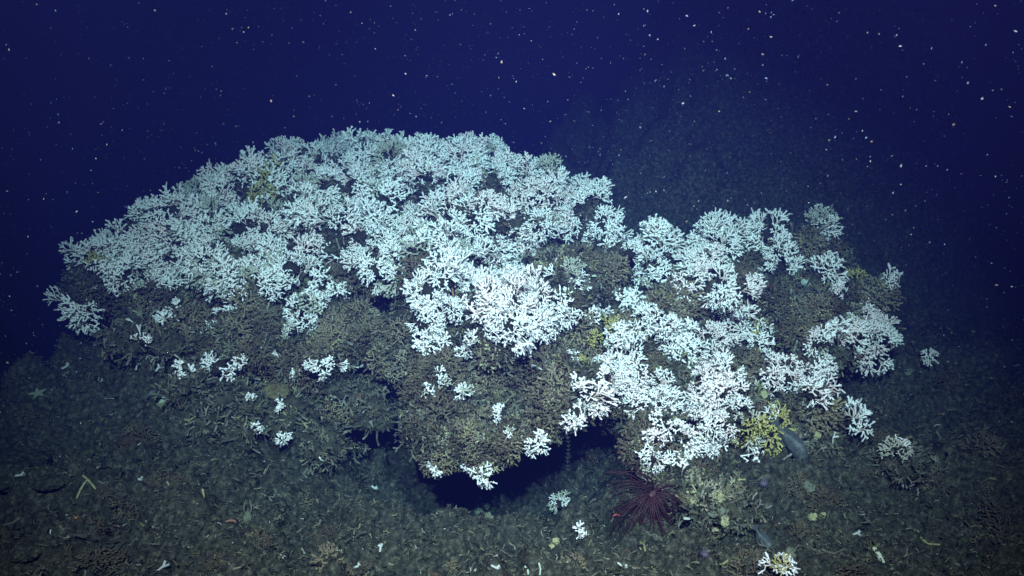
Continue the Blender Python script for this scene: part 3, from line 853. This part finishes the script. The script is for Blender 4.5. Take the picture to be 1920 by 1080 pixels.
# shells
for px, py, a, ang, lab in [(1513, 534, 11, 0.5, 'pale green oval shell beside the white clump near the far tip'), (1446, 618, 14, 0.2, 'large pale oval shell above the end of the white belt'), (1372, 480, 6, 0.4, 'small pale shell wedged in coral at the top edge')]:
    s, loc, no = px2m(px, py, 1)
    root = bpy.data.objects.new('shell', None); C.objects.link(root); root.location = loc + no * 0.012
    root.rotation_mode = 'QUATERNION'; root.rotation_quaternion = view_quat(px, py, -ang)
    for sg in (-1, 1):
        v, f = ico_mesh(3); v = v * np.array((a * s, a * s * 0.62, a * s * 0.36))
        v[:, 2] = np.where(v[:, 2] * sg < 0, 0.0, v[:, 2]) + sg * 0.0015
        v[:, 1] *= 1 - 0.35 * (v[:, 0] / (a * s))
        v[:, 2] *= 1 + 0.06 * np.sin(np.hypot(v[:, 0] / s + a, v[:, 1] / s) * 3)
        link('valve', mesh_np('valve', v, f, [M['shell']]), root)
    tag(root, lab, 'shell', 'shells')

# feather star
def tube_path(pts, radii, k=5):
    V = []; Fc = []
    pts = np.array(pts)
    for i, p in enumerate(pts):
        d = pts[min(i + 1, len(pts) - 1)] - pts[max(i - 1, 0)]
        d, u, w = frame_of(d)
        for j in range(k):
            a = j / k * 2 * math.pi; V.append(p + (math.cos(a) * u + math.sin(a) * w) * radii[i])
    for i in range(len(pts) - 1):
        for j in range(k):
            Fc.append((i * k + j, i * k + (j + 1) % k, (i + 1) * k + (j + 1) % k, (i + 1) * k + j))
    return V, Fc
_, floc, fno = px2m(1285, 930, 1)
fd = floc.y * CP + floc.z * SP - 0.10
floc = at(1224, 925, fd); fs = 1.1 * fd / F
star = bpy.data.objects.new('feather_star', None); C.objects.link(star)
star.location = floc
star.rotation_mode = 'QUATERNION'; star.rotation_quaternion = view_quat(1222, 925, 0)
tag(star, 'dark maroon feather star with many drooping arms at the cave edge', 'feather star')
link('body', blob_mesh('body', M['maroon'], 9 * fs, 9 * fs, 6 * fs, 81, osc=True), star)
link('mouth_disc', blob_mesh('mouth_disc', M['rust_dull'], 4 * fs, 3 * fs, 2 * fs, 82, sub=2), star).location = (-4 * fs, -4 * fs, 5 * fs)
fr = np.random.default_rng(21)
for i in range(76):
    th = fr.uniform(0, 2 * math.pi)
    if i % 3 == 0: th = fr.uniform(R(215), R(325))
    L = fr.uniform(62, 100) * fs * (0.72 if -0.9 < ((th + math.pi) % (2 * math.pi)) - math.pi < 1.4 else 1.0)
    out_ = fr.uniform(0.15, 1.3); swirl = fr.normal(0, 0.07)
    p = np.zeros(3); d = np.array((math.cos(th), math.sin(th), out_)); d /= np.linalg.norm(d)
    pts = [p]; n = 12
    for q in range(n):
        d = d + np.array((fr.normal(0, .09) + swirl, -0.10, -0.11)); d /= np.linalg.norm(d)
        p = p + d * L / n; pts.append(p)
    V, Fc = tube_path(pts, [0.0027 * (1 - 0.7 * q / n) + 0.0006 for q in range(n + 1)], 4)
    for q in range(2, n):                     # pinnules along the arm
        d, u, w = frame_of(pts[q + 1] - pts[q])
        for sg in (-1, 1):
            b = len(V); tip = pts[q] + (u * sg * 0.8 + d * 0.8) * 0.013
            V += [pts[q] - d * 0.0012, pts[q] + d * 0.0012, tip + w * 0.0006, tip - w * 0.0006]; Fc.append((b, b + 1, b + 2, b + 3))
    link('arm', mesh_np('arm', V, Fc, [M['maroon']]), star)

# fish: loft with fins
def fish(px, py, ang, L, H, lab, lift, m, seed):
    s, loc, no = px2m(px, py, 1)
    root = bpy.data.objects.new('fish', None); C.objects.link(root)
    root.location = loc - at(px, py, 1).normalized() * lift
    root.rotation_mode = 'QUATERNION'; root.rotation_quaternion = view_quat(px, py, ang) @ Quaternion((1, 0, 0), R(28))
    n = 18; k = 12; V = []
    prof = [0.10, 0.42, 0.66, 0.82, 0.93, 0.99, 1.0, 0.99, 0.96, 0.91, 0.84, 0.76, 0.66, 0.56, 0.46, 0.36, 0.27, 0.20, 0.17]
    for i in range(n + 1):
        t = i / n; h = prof[i] * H * s; x = (0.5 - t) * L * s; yb = 0.05 * L * s * math.sin(t * 5)
        for j in range(k):
            a = j / k * 2 * math.pi; V.append((x, yb + math.cos(a) * h, math.sin(a) * h * 0.62))
    Fc = [(i * k + j, i * k + (j + 1) % k, (i + 1) * k + (j + 1) % k, (i + 1) * k + j) for i in range(n) for j in range(k)]
    body = link('body', mesh_np('body', V, Fc, [m]), root)
    def fin(name, pts, th=0.0016):
        b = [(x * s, y * s, th) for x, y in pts] + [(x * s, y * s, -th) for x, y in pts]; q = len(pts)
        me = bpy.data.meshes.new(name)
        me.from_pydata(b, [], [tuple(range(q)), tuple(range(2 * q - 1, q - 1, -1))] + [(i, i + q, (i + 1) % q + q, (i + 1) % q) for i in range(q)])
        me.materials.append(M['fish_fin']); me.update()
        return link(name, me, root)
    yb = 0.05 * L * math.sin(5)
    fin('tail_fin', [(-L * .48, yb + H * .15), (-L * .58, yb + H * .5), (-L * .66, yb + H * .62), (-L * .63, yb), (-L * .66, yb - H * .6), (-L * .58, yb - H * .5), (-L * .48, yb - H * .15)])
    fin('dorsal_fin', [(L * .22, H * .75), (L * .15, H * 1.32), (0, H * 1.35), (-L * .25, H * 1.0), (-L * .40, H * .55), (-L * .40, H * .15), (0, H * .7)])
    fin('anal_fin', [(0, -H * .7), (-L * .08, -H * 1.25), (-L * .28, -H * 1.0), (-L * .42, -H * .55), (-L * .42, -H * .1), (-L * .2, -H * .4)])
    pf = fin('pectoral_fin', [(L * .18, 0), (L * .04, -H * .30), (-L * .06, -H * .28), (-L * .05, H * .05), (L * .06, H * .12)]); pf.location.z = H * s * 0.60
    for sg in (-1, 1):
        e = link('eye', blob_mesh('eye', M['eye'], H * s * .16, H * s * .16, H * s * .10, seed, sub=2, amp=0.02), root)
        e.location = (L * s * .37, H * s * .22, sg * H * s * 0.44)
    return tag(root, lab, 'fish', 'fish')
fish(1486, 834, R(-52), 84, 16, 'slender grey fish hanging head down beside the yellow coral clump', 0.05, M['fish'], 90)
fish(1437, 1024, R(-58), 64, 12, 'grey-blue fish close to the near rubble above the white sprig', 0.05, M['fish'], 91)

# squat lobster
s, loc, no = px2m(463, 976, 1)
cr = bpy.data.objects.new('squat_lobster', None); C.objects.link(cr); cr.location = loc + no * 0.012
cr.rotation_mode = 'QUATERNION'; cr.rotation_quaternion = view_quat(463, 976, R(84))
tag(cr, 'greenish squat lobster with two long claws on the dark silt', 'lobster')
v, f = ico_mesh(3); v = v * np.array((14 * s, 9 * s, 5 * s)); v[:, 1] *= 1 - 0.45 * np.clip(v[:, 0] / (14 * s), 0, 1) - 0.35 * np.clip(-v[:, 0] / (14 * s), 0, 1)
link('carapace', mesh_np('carapace', v, f, [M['crab']]), cr)
link('tail', blob_mesh('tail', M['crab'], 6 * s, 5 * s, 3.5 * s, 92, sub=2), cr).location = (-14 * s, 0, 0)
for sg in (-1, 1):
    V, Fc = tube_path([(8 * s, sg * 4 * s, 0), (16 * s, sg * 7 * s, 3 * s), (24 * s, sg * 6 * s, 2 * s), (34 * s, sg * 3.5 * s, 1 * s)], [1.2 * s, 1.4 * s, 1.9 * s, 0.5 * s], 6)
    link('claw', mesh_np('claw', V, Fc, [M['crab']]), cr)
    for q in range(3):
        V, Fc = tube_path([((4 - 6 * q) * s, sg * 7 * s, 0), ((5 - 8 * q) * s, sg * 13 * s, 3 * s), ((3 - 10 * q) * s, sg * 19 * s, -3 * s)], [0.9 * s, 0.8 * s, 0.3 * s], 5)
        link('leg', mesh_np('leg', V, Fc, [M['crab']]), cr)

# sea star on the shoulder by the drop-off
s, loc, no = px2m(72, 745, 1)
if loc.y > 6: loc = at(84, 748, 4.5); s = 4.5 / F
ss = bpy.data.objects.new('sea_star', None); C.objects.link(ss); ss.location = loc + UP * 0.02
ss.rotation_mode = 'QUATERNION'; ss.rotation_quaternion = view_quat(72, 745, R(8))
tag(ss, 'pale sea star clinging to the shoulder above the dark drop-off', 'sea star')
link('disc', blob_mesh('disc', M['star'], 7 * s, 6 * s, 4 * s, 95, sub=2), ss)
for q in range(5):
    a = q * 1.2566 + 0.3; V, Fc = tube_path([np.array((math.cos(a), math.sin(a) * 0.62, 0.12 * math.cos(t * 2))) * t * 17 * s for t in (0.2, 0.5, 0.8, 1.0)], [4.2 * s, 3.4 * s, 2.2 * s, 0.5 * s], 6)
    link('arm', mesh_np('arm', V, Fc, [M['star']]), ss)

# urchins
for px, py, r_, lab in [(1321, 1040, 13, 'violet spiny urchin on the near rubble'), (1430, 906, 15, 'dim violet urchin in the dark under the yellow clump')]:
    s, loc, no = px2m(px, py, 1)
    u = bpy.data.objects.new('sea_urchin', None); C.objects.link(u); u.location = loc + no * r_ * s * 0.35
    link('body', blob_mesh('body', M['urchin'], r_ * s * .55, r_ * s * .55, r_ * s * .42, px % 17, sub=2, amp=0.05), u)
    V = []; Fc = []
    for dv in dirs_cap(70, 2.2, 0.4):
        d, a, b = frame_of(np.array(dv)); n0 = len(V); base = d * r_ * s * .4
        V += [base + a * 0.0016, base - a * 0.0008 + b * 0.0014, base - a * 0.0008 - b * 0.0014, d * r_ * s * random.uniform(0.9, 1.25)]
        Fc += [(n0, n0 + 1, n0 + 3), (n0 + 1, n0 + 2, n0 + 3), (n0 + 2, n0, n0 + 3)]
    sp_ = link('spines', mesh_np('spines', V, Fc, [M['urchin']]), u); sp_['kind'] = 'stuff'
    tag(u, lab, 'urchin', 'urchins')

# loose sticks, stalks and tubes: (path in pixels, radius px, material, label)
def stick(path, rp, m, lab, name='stalk', lift=1.0, cat='stalk'):
    pts = []
    for px, py in path:
        s, loc, no = px2m(px, py, 1); pts.append(loc + (no * 0.5 - at(px, py, 1).normalized() * 0.5) * rp * s * lift)
    # even the depth out along the stick
    for q in range(1, len(pts) - 1): pts[q] = pts[q] * 0.5 + (pts[q - 1] + pts[q + 1]) * 0.25
    fine = []
    for a, b in zip(pts, pts[1:]):
        for q in range(3): fine.append(np.array(a.lerp(b, q / 3)))
    fine.append(np.array(pts[-1]))
    n = len(fine); c = fine[0].copy()
    V, Fc = tube_path([p - c for p in fine], [rp * s * (1 - 0.4 * abs(q / n - 0.4)) * (1 + 0.15 * math.sin(q * 2.1)) for q in range(n)], 6)
    o = link(name, mesh_np(name, V, Fc, [m])); o.location = Vector(c)
    return tag(o, lab, cat)
stick([(143, 935), (149, 920), (157, 906), (163, 900)], 2.4, M['stalk'], 'bent yellowish stalk standing on the silt near the hollow')
stick([(155, 891), (166, 901), (175, 910), (181, 919)], 2.4, M['stalk'], 'yellowish stalk crossing the bent one near the hollow')
stick([(1722, 996), (1728, 1014), (1735, 1024), (1762, 1022)], 2.6, M['stalk'], 'angled yellowish stalk on the dim near rubble')
stick([(868, 462), (872, 452), (875, 443)], 2.4, M['palestick'], 'short upright pale green rod in a gap of the thicket', lift=3)
stick([(1112, 517), (1130, 516), (1148, 515)], 2.4, M['palestick'], 'thin horizontal pale rod on the dead patch near the meeting strip', lift=3)
stick([(1490, 656), (1492, 646), (1494, 637)], 2.2, M['palestick'], 'short greenish rod standing on the brown slope above the arm', lift=3)
stick([(840, 572), (846, 561), (852, 552)], 2.2, M['rust'], 'short rusty rod stuck in the sagging band', lift=14)
stick([(807, 537), (820, 540), (834, 544)], 2.0, M['rust'], 'rusty rod lying across the upper end of the sagging band', lift=14)
stick([(1265, 925), (1274, 935), (1284, 944)], 2.6, M['stalk'], 'short yellow stalk between the feather star and pitted sponge')
stick([(1368, 905), (1384, 897), (1398, 900)], 2.4, M['stalk'], 'curved yellowish stalk on the dead foot of the smaller mound')
stick([(1565, 830), (1572, 842), (1578, 854)], 2.4, M['stalk'], 'yellow stalk on rubble past the fish')
stick([(379, 918), (381, 925), (382, 933)], 2.4, M['stalk'], 'stubby yellowish stalk in the middle of the silt slope')
stick([(1010, 1055), (1016, 1066), (1012, 1078)], 2.0, M['palestick'], 'slender pale stalk at the bottom edge before the cave')
stick([(985, 1062), (992, 1068), (990, 1078)], 2.0, M['palestick'], 'second slender pale stalk at the bottom edge before the cave')
stick([(1340, 1058), (1356, 1062), (1364, 1052)], 2.2, M['stalk'], 'hooked yellowish stalk beside the violet urchin on near rubble')

# small white fragments on the seabed
for i, (px, py, L, ang, lab) in enumerate([
    (126, 687, 16, 25, 'pale coral shard on the shoulder under the mound tip'), (300, 689, 15, 40, 'white coral shard on the silt beside the ledge'),
    (714, 1027, 14, 80, 'white coral shard standing on the near silt'), (671, 1061, 14, 30, 'white coral shard lying at the bottom edge'),
    (702, 914, 12, -20, 'small white coral shard on the silt beside the cave'), (1608, 1003, 13, 5, 'white coral chunk on the near rubble past the sponge pair'),
    (930, 1063, 18, -15, 'forked white coral shard at the bottom edge before the cave'), (1168, 1063, 20, -30, 'white coral shard at the bottom edge under the feather star'),
    (305, 1066, 24, 15, 'pale crumbly coral lump at the bottom edge of the silt slope'), (265, 898, 7, 0, 'bright white coral bead on the silt slope'),
    (98, 902, 16, 20, 'pale coral shard on the ledge over the hollow'), (40, 892, 16, -10, 'curled pale coral shard on the ledge over the hollow')]):
    s, loc, no = px2m(px, py, 1)
    t = Tube(6); r_ = np.random.default_rng(300 + i); a = np.array((-L * s / 2, 0, 0)); b = np.array((0, r_.normal(0, 2) * s, 2 * s)); c = np.array((L * s / 2, r_.normal(0, 3) * s, 1 * s))
    cc = (0.42, 0.44, 0.41)
    t.seg(a, b, 2.2 * s, 2.4 * s, cc, cc); t.seg(b, c, 2.4 * s, 3.2 * s, cc, cc, cup=True); t.seg(b, b + np.array((L * s * .35, L * s * .35, 3 * s)), 2 * s, 2.8 * s, cc, cc, cup=True)
    o = link('coral_fragment', t.mesh('coral_fragment', M['live'])); o.location = loc + no * 2 * s
    o.rotation_mode = 'QUATERNION'; o.rotation_quaternion = view_quat(px, py, R(ang))
    tag(o, lab, 'coral', 'loose coral fragments')

# feathery hydroid hanging in the cave mouth
p0 = at(1060, 800, 3.75); p1 = at(1068, 882, 3.75)
stem = [np.array((p1 - p0) * t + Vector((0.006 * math.sin(t * 5), 0, 0))) for t in np.linspace(0, 1, 12)]
V, Fc = tube_path(stem, [0.0006] * 12, 4)
hy = link('hydroid', mesh_np('hydroid', V, Fc, [M['dark']])); hy.location = p0
tag(hy, 'thin feathery hydroid hanging in front of the dark cave', 'hydroid')
for sg in (-1, 1):
    V = []; Fc = []
    for q in range(1, 12):
        b = len(V); e = stem[q]; tp = e + np.array((sg * 0.010, 0, 0.007))
        V += [e + np.array((0, 0, .0014)), e - np.array((0, 0, .0014)), tp, tp + np.array((0, .0014, .001))]; Fc += [(b, b + 1, b + 2), (b, b + 2, b + 3), (b + 1, b + 3, b + 2)]
    link('side_hairs', mesh_np('side_hairs', V, Fc, [M['dark']]), hy)

# lower-left: ledge over a hollow and a stone in it, a brown mat on the slope
for name, px, py, sx, sy, sz, dz, m, lab, cat, fl in [
    ('rock_ledge', 5, 905, 80, 75, 32, 0.05, 'seabed', 'encrusted rock ledge jutting over the hollow in the lower corner', 'rock', 0.5),
    ('boulder', 46, 1032, 34, 30, 20, 0.0, 'seabed', 'rough stone lying in the hollow under the rock ledge', 'rock', 0.8),
    ('brown_mat', 258, 822, 34, 30, 14, -0.012, 'brown', 'dark brown fuzzy mat on the silt slope', 'algae mat', 0.5),
    ('boulder', 95, 905, 30, 24, 14, 0.0, 'seabed', 'small rough stone at the lip of the rock ledge', 'rock', 0.8)]:
    s, loc, no = px2m(px, py, 1, 'ground')
    me = blob_mesh(name, M[m], sx * s, sy * s, sz * s, 60 + px % 13, sub=5, amp=0.22, freq=2.4, flat=fl)
    o = link(name, me); o.location = loc + Vector((0, 0, dz)); tag(o, lab, cat)

# dim reddish and orange specks of life
for px, py, r_, m, lab in [(1158, 968, 5, 'red', 'small red shrimp on rubble beside the feather star'), (1165, 848, 5, 'orange', 'orange speck of growth on the dead coral by the cave'), (1429, 902, 4, 'orange', 'orange speck beside the dim urchin'),
                           (432, 979, 5, 'rust', 'orange-brown worm tube on the silt near the squat lobster'), (143, 975, 4, 'orange', 'orange speck on the silt by the hollow')]:
    s, loc, no = px2m(px, py, 1)
    if m == 'red':
        V, Fc = tube_path([np.array(q) * s for q in ((-7, -1, 0), (-4, 1.5, 1), (0, 2.5, 2), (4, 1.5, 1), (8, -2, 0))], [1 * s, 2 * s, 2.6 * s, 2.2 * s, .5 * s], 6)
        o = link('shrimp', mesh_np('shrimp', V, Fc, [M[m]])); cat = 'shrimp'
    elif m == 'rust':
        V, Fc = tube_path([np.array(q) * s for q in ((-10, -1, 0), (-4, 1, 1), (2, 1.5, 1), (9, 0, 0))], [2 * s, 2.6 * s, 2.6 * s, 1.6 * s], 6)
        o = link('worm_tube', mesh_np('worm_tube', V, Fc, [M[m]])); cat = 'worm tube'
    else:
        o = link('orange_growth', blob_mesh('orange_growth', M[m], r_ * s, r_ * s * .8, r_ * s * .7, px % 11, sub=2, amp=.3)); cat = 'growth'
    o.location = loc + no * 0.008; tag(o, lab, cat)

# ------------------------------------------------------------------ marine snow drifting in the water
sr = np.random.default_rng(17)
N = 26000
dd = (1.7 ** 3 + sr.random(N) * (6.2 ** 3 - 1.7 ** 3)) ** (1 / 3)
pxs = sr.uniform(-150, 2070, N); pys = sr.uniform(-250, 800, N)
hh = (pxs - 960) / F; vv = -(pys - 540) / F
P = np.stack([dd * hh, dd * (CP - vv * SP), dd * (SP + vv * CP)], 1)
size = np.clip(sr.lognormal(-7.45, 0.42, N), 0.0003, 0.0042)
big = np.arange(N) < 130; pxs[big] = sr.uniform(100, 1950, 130) ** 0.5 * 1950 ** 0.5; pys[big] = sr.uniform(-40, 460, 130); dd[big] = sr.uniform(1.5, 3.0, 130); size[big] = sr.uniform(0.0007, 0.0020, 130)
hh = (pxs - 960) / F; vv = -(pys - 540) / F
P = np.stack([dd * hh, dd * (CP - vv * SP), dd * (SP + vv * CP)], 1)
OV = np.array([(1, 0, 0), (-1, 0, 0), (0, 1, 0), (0, -1, 0), (0, 0, 1), (0, 0, -1)], float)
OF = np.array([(0, 2, 4), (2, 1, 4), (1, 3, 4), (3, 0, 4), (2, 0, 5), (1, 2, 5), (3, 1, 5), (0, 3, 5)])
st = np.stack([sr.uniform(1.0, 4.2, N), sr.uniform(0.5, 1.1, N), sr.uniform(0.6, 1.1, N)], 1)
ax = sr.normal(0, 1, (N, 3)); ax /= np.linalg.norm(ax, axis=1)[:, None]
b1 = np.cross(ax, sr.normal(0, 1, (N, 3))); b1 /= np.linalg.norm(b1, axis=1)[:, None]; b2 = np.cross(ax, b1)
SV = P[:, None, :] + size[:, None, None] * (OV[None, :, 0:1] * st[:, None, 0:1] * ax[:, None] + OV[None, :, 1:2] * st[:, None, 1:2] * b1[:, None] + OV[None, :, 2:3] * st[:, None, 2:3] * b2[:, None])
SFc = OF[None] + (np.arange(N) * 6)[:, None, None]
scol = np.array([(0.20, 0.31, 0.30), (0.26, 0.27, 0.17), (0.13, 0.23, 0.28)])[sr.choice(3, N, p=[.5, .3, .2])]
snow = link('marine_snow', mesh_np('marine_snow', SV.reshape(-1, 3), SFc.reshape(-1, 3), [M['snow']], np.repeat(scol, 6, axis=0)))
tag(snow, 'pale flecks of marine snow drifting through the dark water', 'marine snow', kind='stuff')

# ------------------------------------------------------------------ the water itself
bm = bmesh.new(); bmesh.ops.create_cube(bm, size=1)
bmesh.ops.scale(bm, vec=(40, 26, 10.5), verts=bm.verts); bmesh.ops.translate(bm, vec=(0, 8, -3.6), verts=bm.verts)
hm = bpy.data.meshes.new('haze'); bm.to_mesh(hm); bm.free()
wm = bpy.data.materials.new('sea_water'); wm.use_nodes = True
nt = wm.node_tree; nt.nodes.clear()
out = nt.nodes.new('ShaderNodeOutputMaterial'); pv = nt.nodes.new('ShaderNodeVolumePrincipled')
pv.inputs['Color'].default_value = (0.0100, 0.0140, 0.092, 1)
pv.inputs['Absorption Color'].default_value = (0.0, 0.46, 0.40, 1)
pv.inputs['Density'].default_value = 0.18
pv.inputs['Anisotropy'].default_value = 0.0
nt.links.new(pv.outputs[0], out.inputs['Volume'])
hm.materials.append(wm)
tag(link('haze', hm), 'dark blue sea water filling the whole scene', 'water', kind='stuff')
